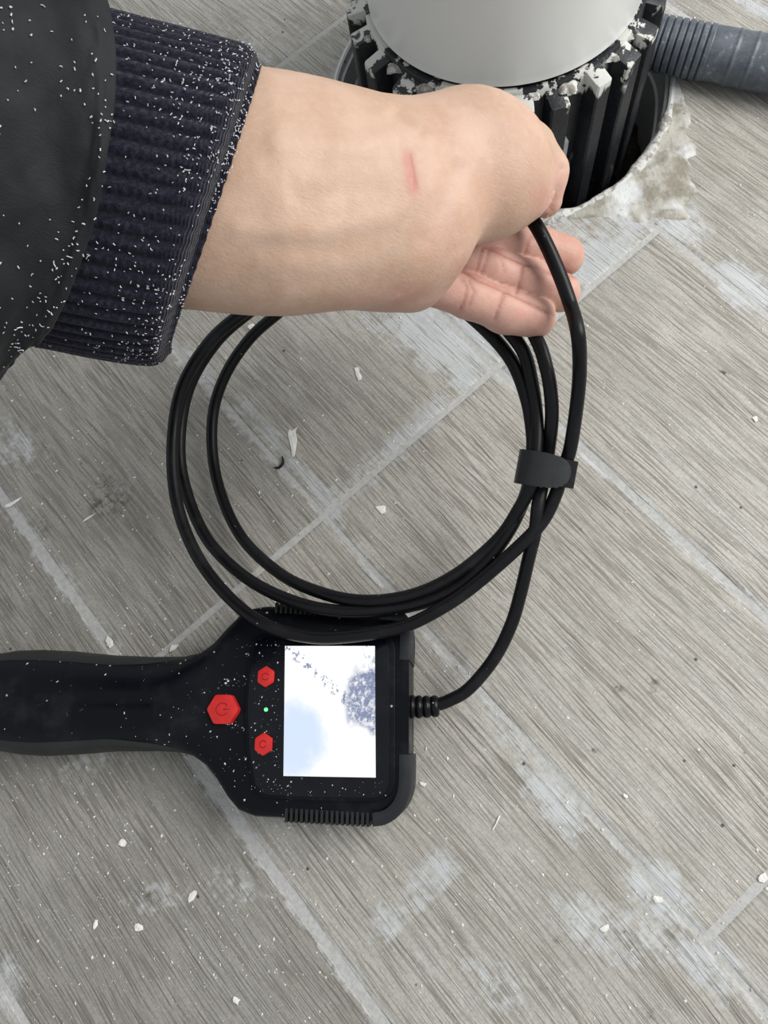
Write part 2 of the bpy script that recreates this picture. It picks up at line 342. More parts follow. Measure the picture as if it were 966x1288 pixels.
for (v0, v1, us) in rows:
    for u0, u1 in zip(us[:-1], us[1:]):
        st = .0022; GV = {-.0925: .0017, .0195: .0007, .1285: .0012}; GU = {-.1195: .0011, .1085: .0014}
        g0, g1, h0, h1 = GV.get(v0, .0008), GV.get(v1, .0008), GU.get(u0, .0010), GU.get(u1, .0010)
        ug = np.concatenate([[u0 + h0, u0 + h0 + .0006], np.linspace(u0 + h0 + .0022, u1 - h1 - .0022, max(3, int((u1 - u0) / st))), [u1 - h1 - .0006, u1 - h1]])
        vg = np.concatenate([[v0 + g0, v0 + g0 + .0006], np.linspace(v0 + g0 + .0022, v1 - g1 - .0022, max(3, int((v1 - v0) / st))), [v1 - g1 - .0006, v1 - g1]])
        A, Bb = np.meshgrid(ug, vg, indexing='ij'); uu, vv = A.ravel(), Bb.ravel(); xy = fuv(uu, vv)
        d = np.minimum(np.minimum(uu - u0 - h0, u1 - h1 - uu), np.minimum(vv - v0 - g0, v1 - g1 - vv))
        wav = fbm(np.stack([uu * 60, vv * 60, 0 * uu], -1), 2, 5)
        z = -.0006 * (1 - sstep(0, .0012, d)) ** 2 + .00025 * (wav - .5)
        rad = np.hypot(*(xy - AX).T); pp = proj(np.column_stack([xy, 0 * uu])); nf = len(vg)
        seen = (pp[:, 0] > -200) & (pp[:, 0] < 1170) & (pp[:, 1] > -220) & (pp[:, 1] < 1500)
        if not seen.any(): continue
        keep = []
        for f in grid_faces(len(ug), len(vg)):
            cxy = xy[list(f)].mean(0)
            if math.hypot(*(cxy - AX)) > RH: keep.append(f)
        if not keep: continue
        inside = rad < RH + .0012
        used = np.zeros(len(uu), bool); used[np.unique(np.array(keep))] = True
        dirr = (xy - AX) / np.maximum(rad, 1e-6)[:, None]; sn = used & inside
        xy[sn] = AX + dirr[sn] * (RH + .0004)
        ids = np.cumsum(used) - 1; verts = np.column_stack([xy, z])[used]; faces = [tuple(ids[list(f)]) for f in keep]
        off = np.array([rng.uniform(0, 9), rng.uniform(0, 9), rng.uniform(0, 9)])
        guv = np.column_stack([uu + off[0], vv + off[1], 0 * uu + off[2]])[used]
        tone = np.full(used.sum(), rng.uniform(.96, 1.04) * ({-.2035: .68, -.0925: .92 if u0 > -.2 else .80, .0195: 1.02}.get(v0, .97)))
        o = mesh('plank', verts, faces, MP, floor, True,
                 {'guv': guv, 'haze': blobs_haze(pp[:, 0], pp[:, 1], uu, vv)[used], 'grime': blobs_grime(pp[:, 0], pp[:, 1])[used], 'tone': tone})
# grout bed a touch below the tile faces, with the same round hole
v = []; f = []
n = 160
for k, r in enumerate((RH + .0002, .14, .9)):
    for j in range(n):
        t = 2 * math.pi * j / n; v.append((AX[0] + r * math.cos(t), AX[1] + r * math.sin(t), -.00030))
f = grid_faces(3, n, True)
tag(fixn(mesh('grout', v, f, MG, floor, False)), 'pale grey grout in the joints')
# hole: socket, mortar lip, rubble
hole = lathe('pipe_socket', [(RH + .0002, -.075), (RH + .0002, .0012), (RH - .0012, .0016), (RH - .0022, .001), (RH - .0026, -.003), (RH - .0040, -.0034), (RH - .0044, -.018), (RH - .0058, -.0186), (RH - .0062, -.075)],
             AX, MGP, floor, 128, lambda r, z, t: r + .0006 * math.sin(5 * t + 1) + .0004 * math.sin(13 * t))
tag(hole, 'grey plastic socket lining the hole')
lip_v = []; NL = 220; ML = 7
for i in range(NL):
    t = 2 * math.pi * i / NL; n1 = float(fbm([math.cos(t) * 9, math.sin(t) * 9, 3], 4, 9)); n2 = float(fbm([math.cos(t) * 30, math.sin(t) * 30, 1], 3, 4))
    w = .0006 + .0026 * max(0, n1 - .40) * 2 + (.0013 if -1.5 < (t - 2 * math.pi if t > math.pi else t) < -.2 else 0)
    for j in range(ML):
        a = math.pi * j / (ML - 1); rr = RH - .0009 - w * math.cos(a) * 1.0 + .0008 * (n2 - .5)
        lip_v.append((AX[0] + rr * math.cos(t), AX[1] + rr * math.sin(t), -.001 + (.0010 + w * .75 * (.6 + n2)) * math.sin(a)))
fc = [(i * ML + j, i * ML + j + 1, ((i + 1) % NL) * ML + j + 1, ((i + 1) % NL) * ML + j) for i in range(NL) for j in range(ML - 1)]
tag(fixn(mesh('mortar_lip', lip_v, fc, MCR, floor)), 'crumbly white mortar lip around the hole')
# mortar patch on the tiles beside the hole
pin = [(843, 100, 6), (842, 130, 18), (838, 155, 32), (830, 180, 48), (815, 208, 66), (800, 228, 78), (780, 242, 60), (758, 255, 34), (735, 265, 18), (705, 274, 8)]
A0 = []
for x, y, w in pin:
    q = P(x, y)[:2] - AX; A0.append((math.atan2(q[1], q[0]), w / 2300.0))
A0.sort(); ta = np.array([a for a, _ in A0]); tw = np.array([w for _, w in A0]); NT_, NR = 130, 34; pv = []
tt = np.linspace(ta[0], ta[-1], NT_)
for t in tt:
    w = np.interp(t, ta, tw) * (.72 + .75 * float(fbm([math.cos(t) * 14, math.sin(t) * 14, 0], 4, 21)))
    for j in range(NR):
        s = j / (NR - 1); r = RH - .001 + w * s
        x, y = AX[0] + r * math.cos(t), AX[1] + r * math.sin(t)
        q = float(fbm([x * 160, y * 160, 0], 4, 2)); edge = min(1, (1 - s) * 5) * min(1, (t - tt[0]) * 14, (tt[-1] - t) * 14)
        pv.append((x, y, -.0004 + max(0, edge) * (.0004 + .0019 * q * (1 - .5 * s))))
tag(fixn(mesh('mortar_patch', pv, grid_faces(NT_, NR), MC, floor)), 'yellowish lumpy mortar smear beside the pipe hole')
# rubble floor down in the hole
bv = []; nn = 40
for i in range(nn):
    for j in range(nn):
        x = (i / (nn - 1) * 2 - 1); y = (j / (nn - 1) * 2 - 1); r = max(abs(x), abs(y)); k = math.hypot(x, y)
        if k > 0: x, y = x / k * r, y / k * r
        bv.append((AX[0] + x * .0915, AX[1] + y * .0915, -.062 + .016 * float(fbm([x * 9, y * 9, 0], 4, 8))))
tag(mesh('hole_bed', bv, grid_faces(nn, nn), MBK, floor), 'dark rubble at the bottom of the hole')
# ------------------------------------------------------------------ white pipe and black ribbed collar
zr = .060; RW = .0648
pipe = lathe('white_pipe', [(RW - .0035, .28), (RW - .0035, zr + .001), (RW - .003, zr), (RW - .0012, zr), (RW, zr + .0012), (RW + .0002, zr + .006), (RW + .0004, zr + .0066), (RW + .0004, .28), (RW - .0035, .28)], AX, MW, None, 160)
tag(pipe, 'wide smooth white plastic pipe standing inside the black ribbed collar', 'pipe')
col = empty('ribbed_collar', (AX[0], AX[1], 0)); tag(col, 'black ribbed plastic collar crusted with white paint around the white pipe', 'pipe collar')
lathe('sleeve', [(.0630, -.055), (.0630, .057), (.0636, .0590), (.0662, .0590), (.0668, .0580), (.0668, -.055), (.0630, -.055)], AX, MR, col, 128)
for k in range(24):
    a = -math.radians(10 + 15 * k + rng.uniform(-1.2, 1.2)); zt = .0578 + rng.uniform(-.0018, .0010); w = .0046 + rng.uniform(-.0006, .0006); ro = .0757 + rng.uniform(-.0005, .0005)
    ca, sa = math.cos(a), math.sin(a)
    out = [(.0655, -w * 1.05), (ro - .0008, -w), (ro, -w + .0008), (ro, w - .0008), (ro - .0008, w), (.0655, w * 1.05)]
    xf = lambda p, ca=ca, sa=sa, zt=zt: (AX[0] + p[0] * ca - p[1] * sa, AX[1] + p[0] * sa + p[1] * ca, p[2] - (max(0, p[0] - .067) * .25 if p[2] > 0 else 0))
    prism('rib', out, -.058, zt, MR, col, .0006, xf)
# crusts of paint sitting on rib tops
def crust(px, py, z, s, seed):
    c = P(px, py, z); vs = []; m = 9
    for i in range(m):
        for j in range(m):
            x, y = (i / (m - 1) - .5) * 2, (j / (m - 1) - .5) * 2; q = float(fbm([x * 2 + seed, y * 2, 0], 3, seed)); k = max(0, 1 - max(abs(x), abs(y)) ** 3)
            vs.append((c[0] + x * s * (.8 + .5 * q), c[1] + y * s * .8 * (.7 + .6 * q), c[2] - .001 + k * .0022 * (.4 + q)))
    return mesh('paint_crust', vs, grid_faces(m, m), MCR, col)
for i, (x, y, s) in enumerate([(497, 84, .0040), (447, 4, .0036), (541, 104, .0050), (586, 116, .0035), (668, 118, .0042), (714, 108, .0050), (768, 70, .0046), (790, 44, .003), (528, 96, .0026), (462, 48, .0022)]):
    crust(x, y, .0570, s * .85, i + 1)
pl = P(688, 160, .025); q = pl[:2] - AX; a = math.atan2(q[1], q[0])
xf = lambda p: (AX[0] + p[0] * math.cos(a) - p[1] * math.sin(a), AX[1] + p[0] * math.sin(a) + p[1] * math.cos(a), p[2])
tag(prism('spacer', [(.066, -.0036), (.0742, -.0036), (.0742, .0036), (.066, .0036)], -.03, .030, simple('pale_grey_spacer', (.27, .275, .28), .6, .4, 90, (.2, .2, .2), .5), col, .0004, xf), 'pale grey spacer between two ribs')
adopt(col)
# ------------------------------------------------------------------ corrugated hose
ctrl = [P(770, 44, .0135), P(800, 49, .0135), P(845, 58, .0135), (P(893, 67, .0135)), P(966, 81, .0135), P(1040, 96, .0135), P(1180, 130, .0135)]
path = catmull(ctrl, 70); pxs = proj(path)[:, 0]; rr = []; rb = []
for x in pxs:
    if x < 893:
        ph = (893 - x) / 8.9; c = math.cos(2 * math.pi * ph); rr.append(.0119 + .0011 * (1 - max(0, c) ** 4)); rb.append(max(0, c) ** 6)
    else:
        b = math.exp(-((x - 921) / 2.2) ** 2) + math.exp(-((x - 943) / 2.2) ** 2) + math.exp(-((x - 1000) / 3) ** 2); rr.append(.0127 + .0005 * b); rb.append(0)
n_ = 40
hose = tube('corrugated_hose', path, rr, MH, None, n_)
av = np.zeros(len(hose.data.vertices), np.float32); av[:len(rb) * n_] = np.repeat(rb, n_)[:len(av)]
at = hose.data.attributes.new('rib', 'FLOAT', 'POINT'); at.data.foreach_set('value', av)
tag(hose, 'dusty blue-grey corrugated drain hose lying on the tiles right of the white pipe', 'hose')
# ------------------------------------------------------------------ inspection camera (handheld screen unit)
ZT = .0265
p00, p10, p01 = P(357, 976, ZT + .002), P(472, 978, ZT + .002), P(358, 812, ZT + .002)
ex = (p10 - p00)[:2]; ex = ex / np.linalg.norm(ex); ey = np.array([-ex[1], ex[0]]); OD = P(415, 893, 0)[:2]
def loc(px, py, z): q = P(px, py, z)[:2] - OD; return np.array([q @ ex, q @ ey])
def wld(p): return (OD[0] + p[0] * ex[0] + p[1] * ey[0], OD[1] + p[0] * ex[1] + p[1] * ey[1], p[2])
dev = empty('inspection_camera', (OD[0], OD[1], 0)); tag(dev, 'black handheld inspection camera with lit screen and red hexagonal buttons lying on the tiles', 'inspection camera')
top = [(-130, 900), (-118, 872), (-95, 852), (-60, 838), (0, 828), (30, 823), (60, 822), (100, 824), (150, 829), (200, 831), (240, 829), (262, 822), (278, 810), (293, 792), (308, 776), (322, 768), (340, 765), (400, 768), (470, 772), (503, 774), (512, 780), (517, 792)]
bot = [(-130, 900), (-118, 916), (-95, 928), (-60, 934), (0, 940), (30, 945), (60, 947), (100, 945), (150, 941), (200, 941), (230, 944), (252, 952), (268, 964), (281, 982), (294, 1004), (306, 1018), (325, 1026), (400, 1030), (470, 1034), (493, 1028), (508, 1014), (517, 994)]
tl = np.array([loc(x, y, .016) for x, y in top]); bl = np.array([loc(x, y, .016) for x, y in bot])
tl = tl[np.argsort(tl[:, 0])]; bl = bl[np.argsort(bl[:, 0])]
xmin, xmax = max(tl[0, 0], bl[0, 0]), min(tl[-1, 0], bl[-1, 0])
xh = loc(305, 893, .016)[0]; xn = loc(235, 893, .016)[0]
def dims(x):
    yt = np.interp(x, tl[:, 0], tl[:, 1]); yb = np.interp(x, bl[:, 0], bl[:, 1]); k = float(sstep(xn - .01, xh + .004, x))
    z1 = .0335 * (1 - k) + ZT * k; z0 = 0.0
    n = 2.3 * (1 - k) + 7.0 * k
    e = float(sstep(xmin, xmin + .02, x)) ** .5; zc = (z0 + z1) / 2; hz = (z1 - z0) / 2 * (.25 + .75 * e)
    return (yt + yb) / 2, max(1e-4, (yt - yb) / 2), zc, hz, n
def shell(x, th, off=0.0):
    c, w, zc, hz, n = dims(x); cs, sn = math.cos(th), math.sin(th)
    return np.array([x, c + (w + off) * math.copysign(abs(cs) ** (2 / n), cs), zc + (hz + off) * math.copysign(abs(sn) ** (2 / n), sn)])
xs = np.concatenate([np.linspace(xmin, xmin + .02, 14)[:-1], np.linspace(xmin + .02, xn, 40)[:-1], np.linspace(xn, xh + .006, 40)[:-1], np.linspace(xh + .006, xmax - .006, 30)[:-1], np.linspace(xmax - .006, xmax, 10)])
ths = np.linspace(0, 2 * math.pi, 96, endpoint=False); V = []
for x in xs:
    for th in ths:
        p = shell(x, th)
        # shallow centre groove along the handle top
        if 0 < th < math.pi and x < xh - .008:
            c = dims(x)[0]; p[2] -= .0009 * math.exp(-((p[1] - c) / .0022) ** 2) * float(sstep(xmin + .01, xmin + .03, x)) * (1 - float(sstep(xn, xh - .01, x)))
        V.append(wld(p))
fcs = grid_faces(len(xs), 96, True) + [tuple(range(96))[::-1], tuple(range((len(xs) - 1) * 96, len(xs) * 96))]
autosmooth(fixn(mesh('housing', V, fcs, MBODY, dev)), 40)
# rubber grips on both flanks of the handle, with slanted grooves
def grip(sgn):
    G = []; xa, xb = xmin + .012, xn + .006; nx, nt = 260, 22
    for i in range(nx):
        x = xa + (xb - xa) * i / (nx - 1); fade = min(1, (i) / 10, (nx - 1 - i) / 40)
        for j in range(nt):
            s = j / (nt - 1); th = math.radians(-35 + (35 + 40 * (1 - .35 * float(sstep(xn - .03, xn, x)))) * s)
            if sgn < 0: th = math.pi - th
            g = 0
            for k in range(6):
                xg = loc(22, 0, .016)[0] + k * .0098; dd = x - (xg + .010 * (s - .5)); g = max(g, math.exp(-(dd / .0011) ** 2) * float(sstep(.15, .3, s)) * (1 - float(sstep(.86, .95, s))))
            ed = min(1, (nt - 1 - j) / 2.0, j / 2.0)
            G.append(wld(shell(x, th, -.0003 + .0016 * fade ** .5 * ed - .0024 * g)))
    return fixn(mesh('grip', G, grid_faces(nx, nt), MGRIP, dev))
grip(1); grip(-1)
def rrect(pts, r, n=6):                               # rounded polygon
    out = []; m = len(pts); pts = [np.array(p, float) for p in pts]; r = [r] * m if np.isscalar(r) else r
    for i in range(m):
        a, b, c = pts[i - 1], pts[i], pts[(i + 1) % m]; d1 = (a - b) / np.linalg.norm(a - b); d2 = (c - b) / np.linalg.norm(c - b)
        p, q = b + d1 * r[i], b + d2 * r[i]
        for k in range(n + 1):
            t = k / n; out.append(tuple((1 - t) ** 2 * p + 2 * t * (1 - t) * b + t * t * q))
    return out
def lp(l, z=ZT + .002): return [loc(x, y, z) for x, y in l]
pan = lp([(327, 797), (316, 803), (309, 850), (307, 893), (309, 945), (317, 992), (330, 1004), (400, 1008), (475, 1009), (492, 1000), (497, 985), (497, 815), (492, 799), (478, 795), (400, 794)])
prism('bezel', rrect(pan, .0012, 3), ZT - .001, ZT + .0012, MBODY, dev, .0006, wld)
pan2 = lp([(331, 801), (321, 806), (313, 852), (311, 893), (313, 942), (321, 988), (334, 1000), (400, 1003), (472, 1004), (486, 996), (489, 984), (489, 816), (485, 804), (474, 800), (400, 799)])
prism('display_glass', rrect(pan2, .0010, 3), ZT + .0006, ZT + .0016, MGLASS, dev, .0003, wld)
sc = [loc(358.5, 812.5, ZT + .0018), loc(471.5, 812.5, ZT + .0018), loc(472.5, 978, ZT + .0018), loc(356.5, 976, ZT + .0018)]
o = mesh('screen', [wld((*p, ZT + .0016 + .0002)) for p in sc] + [wld((*p, ZT + .0012)) for p in sc], [(3, 2, 1, 0), (4, 5, 6, 7), (0, 1, 5, 4), (1, 2, 6, 5), (2, 3, 7, 6), (3, 0, 4, 7)], MSC, dev, False,
         {'suv': [(0, 1, 0), (1, 1, 0), (1, 0, 0), (0, 0, 0)] * 2})
fixn(o); tag(o, 'lit white and pale blue screen showing rubble')
def hexbtn(px, py, rpx, ang, z0, z1, sq=1.0):
    c = loc(px, py, z1); r = rpx / 3150.0
    pts = [(c[0] + sq * r * math.cos(math.radians(ang + 60 * k)), c[1] + r * math.sin(math.radians(ang + 60 * k))) for k in range(6)]
    return prism('button', rrect(pts, r * .12, 2), z0, z1, MRED, dev, .0005, wld)
b1 = hexbtn(279.5, 892, 20.5, 0, .020, ZT + .0040); b2 = hexbtn(334, 851, 13.5, 90, ZT, ZT + .0028, .9); b3 = hexbtn(331, 936, 14.0, 90, ZT, ZT + .0028, .9)
tag(b1, 'large red hexagonal power button'); tag(b2, 'small red hexagonal button, upper one'); tag(b3, 'small red hexagonal button, lower one')
def ringsym(px, py, r, z, par, a0=0, a1=360, bar=False):
    c = loc(px, py, z); pts = [wld((c[0] + r * math.cos(math.radians(a)), c[1] + r * math.sin(math.radians(a)), z)) for a in np.linspace(a0, a1, 22)]
    o = tube('symbol', pts, .00022, MREDD, par, 6)
    if bar:
        o2 = tube('symbol', [wld((c[0] + r * 1.2, c[1], z)), wld((c[0] + r * .2, c[1], z))], .00022, MREDD, par, 6)
ringsym(279.5, 892, .0024, ZT + .0040, b1, 30, 330, True); ringsym(334, 851, .0013, ZT + .0028, b2, 20, 340); ringsym(331, 936, .0013, ZT + .0028, b3, 20, 340)
c = loc(334.5, 892.5, ZT + .0018); prism('indicator_light', [(c[0] + .0008 * math.cos(k * math.pi / 4), c[1] + .0008 * math.sin(k * math.pi / 4)) for k in range(8)], ZT + .001, ZT + .0021, MLED, dev, .0002, wld)
c = loc(331.5, 911, ZT + .0018); prism('sensor', [(c[0] + .0005 * math.cos(k * math.pi / 3), c[1] + .0005 * math.sin(k * math.pi / 3)) for k in range(6)], ZT + .001, ZT + .0018, MBODY, dev, 0, wld)
# cooling slats along both long edges of the head
bm_v = []; bm_f = []
def boxl(x0, x1, y0, y1, z0, z1):
    b = len(bm_v)
    for z in (z0, z1):
        for (x, y) in ((x0, y0), (x1, y0), (x1, y1), (x0, y1)): bm_v.append(wld((x, y, z)))
    for f_ in ((3, 2, 1, 0), (4, 5, 6, 7), (0, 1, 5, 4), (1, 2, 6, 5), (2, 3, 7, 6), (3, 0, 4, 7)): bm_f.append(tuple(i + b for i in f_))
for k in range(17):
    x = loc(364 + k * 6.3, 1020, .02)[0]; y1 = float(np.interp(x, bl[:, 0], bl[:, 1])); boxl(x - .0005, x + .0005, y1 - .0010, y1 + .0045, .004, ZT - .0012)
tag(mesh('cooling_slats', bm_v, bm_f, MGRIP, dev, False), kind='stuff'); bm_v = []; bm_f = []
for k in range(17):
    x = loc(352 + k * 6.0, 772, .02)[0]; y1 = float(np.interp(x, tl[:, 0], tl[:, 1])); boxl(x - .0005, x + .0005, y1 - .0035, y1 + .0008, .004, ZT + .0002)
tag(mesh('cooling_slats', bm_v, bm_f, MGRIP, dev, False), kind='stuff')
MBUM = mat_dusty('charcoal_bumper', (.014, .015, .019), .45, .25, .96, 300, .08)
# bumpers at the right end (upper and lower corner) and the port cover between them
def strip(pxs, w, z0, z1, name, mat, bev=.0008):      # a rim of width w (m) inside a line of pixels along the outline
    a = np.array(lp(pxs, .018)); t = np.gradient(a, axis=0); t /= np.linalg.norm(t, axis=1)[:, None]; nrm = np.column_stack([-t[:, 1], t[:, 0]])
    if (nrm[len(a) // 2] @ (a[len(a) // 2] - np.array([0, 0]))) > 0: nrm = -nrm
    outer = a - nrm * .0006; inner = a + nrm * w
    return prism(name, [tuple(p) for p in outer] + [tuple(p) for p in inner[::-1]], z0, z1, mat, dev, bev, wld)
def dens(l, n=5): return [tuple(p) for p in catmull(l, n)]
strip(dens([(472, 1035), (486, 1033), (500, 1025), (511, 1011), (517, 992), (518, 970), (518, 948)], 4), .0045, .002, ZT + .0006, 'bumper', MBUM)
strip(dens([(480, 772), (499, 773), (511, 778), (516, 790), (517, 812), (516, 834)], 4), .0040, .002, ZT + .0006, 'bumper', MBUM)
a = lp([(497, 846), (509, 838), (511, 838), (511, 948), (509, 948), (497, 940)], .018)
prism('port_cover', [tuple(p) for p in a], .004, ZT - .0006, MBUM, dev, .0006, wld)
# strain relief: stack of ribs where the cable leaves the head
sr = [P(509, 889, .0145), P(520, 889, .0145), P(535, 889, .0145), P(552, 888, .0145)]; path = catmull(sr, 26); s = np.linspace(0, 1, len(path))
rad = .0040 - .0006 * s + .0009 * (np.abs(np.sin(s * math.pi * 5.0)) ** .6)
tube('strain_relief', path, rad, MRUB, dev, 24)
adopt(dev)
# ------------------------------------------------------------------ cable
CB = [(545, 888, .0145), (565, 881, .0150), (590, 866, .016), (621, 829, .020), (642, 788, .026), (654, 749, .032), (665, 702, .040), (673, 669, .045), (677, 635, .050), (684, 600, .0515), (690, 565, .056), (694, 528, .064), (693, 497, .070), (688, 466, .075),
      (676, 429, .0775), (650, 388, .074), (605, 340, .072), (550, 312, .068), (480, 300, .063), (420, 325, .056), (362, 383, .042),
      (315, 425, .030), (282, 475, .020), (267, 530, .013), (272, 600, .008), (300, 670, .010), (350, 720, .018), (405, 746, .0295), (460, 756, .0335), (520, 748, .034), (575, 722, .036), (625, 680, .040), (650, 645, .0455), (668, 608, .054), (674, 569, .058),
      (675, 528, .062), (669, 482, .068), (657, 440, .072), (624, 400, .073), (580, 362, .072), (520, 335, .069), (450, 325, .064), (380, 345, .060), (322, 386, .052),
      (272, 430, .042), (237, 490, .033), (226, 560, .026), (235, 620, .022), (262, 680, .022), (310, 727, .026), (370, 757, .032), (430, 769, .0325), (500, 765, .0325), (560, 748, .034), (605, 714, .037), (640, 668, .042), (662, 620, .047), (668, 585, .0525), (670, 550, .057),
      (662, 500, .064), (641, 450, .0675), (600, 405, .068), (560, 378, .068), (500, 360, .067), (430, 350, .066), (365, 360, .064), (308, 392, .060),
      (262, 432, .052), (228, 490, .044), (217, 560, .037), (222, 630, .033), (244, 692, .032), (281, 744, .034), (330, 784, .0365), (390, 801, .0350), (450, 799, .0350), (510, 787, .036), (560, 762, .038), (602, 732, .040), (652, 688, .044), (682, 656, .047), (699, 622, .051), (708, 590, .055),
      (717, 565, .059), (725, 513, .068), (729, 466, .080), (727, 420, .093)]
cp = [P(*p) for p in CB] + [PD(717, 382, .2665), PD(700, 336, .2655), PD(677, 288, .2665), PD(655, 258, .268), PD(632, 235, .274), PD(612, 215, .29)]
cp += [np.array([AX[0] - .004, AX[1] - .0870, .045]), np.array([AX[0] - .003, AX[1] - .0800, .010]), np.array([AX[0] - .003, AX[1] - .0795, -.03])]
cable = tube('coiled_cable', catmull(cp, 10), .00262, MRUB, None, 14)
tag(cable, 'thin black cable coiled in loops between the hand and the inspection camera', 'cable')
# ------------------------------------------------------------------ strap round the cable loops
SC = P(689, 592, .0545); t0 = P(683, 625, .051); t1 = P(695, 560, .058); ax = t1 - t0; ax /= np.linalg.norm(ax)
wdir = PD(722, 597, .31) - PD(657, 588, .31); wdir -= wdir @ ax * ax; wdir /= np.linalg.norm(wdir); ndir = np.cross(wdir, ax); ndir *= np.sign(ndir[2])
strap = empty('cable_strap', tuple(SC)); tag(strap, 'short black hook and loop strap bundling the cable loops below the fingers', 'cable strap')
def band(name, a0, a1, off, hw, mat, roundend=False, teeth=False, n=70, thick=.0009):
    v = []
    for i in range(n):
        s = i / (n - 1); th = a0 + (a1 - a0) * s; A_, B_ = .0097 + off, .0062 + off
        cs, sn = math.cos(th), math.sin(th); ce = math.copysign(abs(cs) ** .75, cs); se = math.copysign(abs(sn) ** .75, sn)
        base = SC + wdir * A_ * ce + ndir * B_ * se; nn_ = wdir * ce / A_ + ndir * se / B_; nn_ /= np.linalg.norm(nn_)
        h = hw
        if roundend: h = hw * math.sqrt(max(.02, 1 - max(0, (.30 - s) / .30) ** 2))
        tz = .0003 * (i % 4 > 1) if teeth else 0
        for (k, r) in ((-1, 0), (1, 0), (1, thick), (-1, thick)):
            v.append(base + ax * k * (h + (tz if k < 0 else 0)) + nn_ * r)
    f = grid_faces(n, 4, True) + [(3, 2, 1, 0), tuple(range((n - 1) * 4, n * 4))]
    return autosmooth(fixn(mesh(name, v, f, mat, strap)), 40)
band('band', 0, 2 * math.pi, 0, .0052, MSTR, n=90)
band('strap_tail', math.radians(58), math.radians(215), .0012, .0064, simple('black_strap_nylon', (.011, .012, .0145), .45, .35, 300, (.015, .016, .019), .5, .2), True, True)
adopt(strap)
# ------------------------------------------------------------------ arm and hand: one continuous surface from a distance field
def cm(px, py, D): return np.array([(px - CX) / F * D, (CY - py) / F * D, -D])
PR = []
def cone(a, b, ra, rb, sq=1.0, k=.004):
    A_, B_ = cm(*a), cm(*b); PR.append((A_, B_, ra * a[2] / F, rb * b[2] / F, sq, k))
cone((150, 236, .215), (330, 245, .222), 152, 137, .72)
cone((330, 245, .222), (400, 250, .228), 137, 125, .70, .010)
cone((400, 250, .228), (480, 256, .234), 125, 117, .68, .010)
cone((470, 256, .234), (488, 262, .238), 118, 114, .70, .008)
cone((470, 338, .243), (518, 346, .247), 40, 43, .9, .008)                       # heel of the hand
cone((500, 225, .240), (606, 212, .246), 80, 88, .86, .006)                      # thumb base and ball
cone((545, 200, .238), (582, 178, .241), 62, 58, .9, .008)                       # knuckle bump at the top
cone((600, 246, .247), (652, 232, .250), 55, 46, .85, .004)
cone((668, 188, .252), (685, 218, .256), 30, 28, 1, .005)                        # thumb tip bent down
cone((685, 218, .256), (686, 252, .260), 28, 21, 1, .003)
cone((500, 320, .247), (528, 322, .251), 50, 40, .8, .005); cone((500, 310, .262), (548, 325, .270), 42, 27, .7, .003)                       # palm
cone((540, 275, .268), (590, 274, .276), 44, 28, .7, .003)
fing = [[((548, 357, .266), 29), ((590, 373, .271), 27), ((635, 391, .276), 27), ((674, 399, .279), 25.5)],
        [((570, 322, .270), 27), ((620, 339, .276), 26.5), ((665, 355, .2795), 27), ((705, 367, .281), 25)],
        [((600, 296, .274), 27), ((640, 303, .280), 27), ((675, 313, .284), 27), ((709, 322, .286), 25.5)],
        [((590, 262, .272), 26), ((630, 268, .280), 26), ((655, 262, .2795), 22), ((668, 255, .2785), 18)]]
NB = len(PR)
FP = []
for fi in fing:
    g = []
    for (a, ra), (b, rb) in zip(fi[:-1], fi[1:]):
        A_, B_ = cm(*a), cm(*b); g.append((A_, B_, ra * a[2] / F, rb * b[2] / F, 1.0, .0022))
    FP.append(g)
hs = .00072
lo = np.array([cm(175, 0, .20)[0], cm(0, 470, .27)[1], -.305]); hi = np.array([cm(750, 0, .285)[0], cm(0, 85, .25)[1], -.185])
gx, gy, gz = [np.arange(lo[i], hi[i], hs, dtype=np.float32) for i in range(3)]
X, Y, Z = np.meshgrid(gx, gy, gz, indexing='ij')
def sdc(pr, X, Y, Z):
    A_, B_, ra, rb, sq, k = pr; d = B_ - A_; L2 = float(d @ d)
    t = np.clip(((X - A_[0]) * d[0] + (Y - A_[1]) * d[1] + (Z - A_[2]) * d[2]) / L2, 0, 1).astype(np.float32)
    dz = (Z - A_[2] - t * d[2]) / sq
    r = np.sqrt((X - A_[0] - t * d[0]) ** 2 + (Y - A_[1] - t * d[1]) ** 2 + dz ** 2)
    return (r - (ra + (rb - ra) * t)) * (1 if sq == 1 else .85)
def smin(a, b, k): h = np.clip(.5 + .5 * (b - a) / k, 0, 1); return b + (a - b) * h - k * h * (1 - h)
fld = sdc(PR[0], X, Y, Z)
for p in PR[1:]: fld = smin(fld, sdc(p, X, Y, Z), p[5])
fs = []
for g in FP:
    q = sdc(g[0], X, Y, Z)
    for p in g[1:]: q = smin(q, sdc(p, X, Y, Z), p[5])
    fs.append(q)
fa = fs[0]
for q in fs[1:]: fa = smin(fa, q, .0004)
fld = smin(fld, fa, .0012)
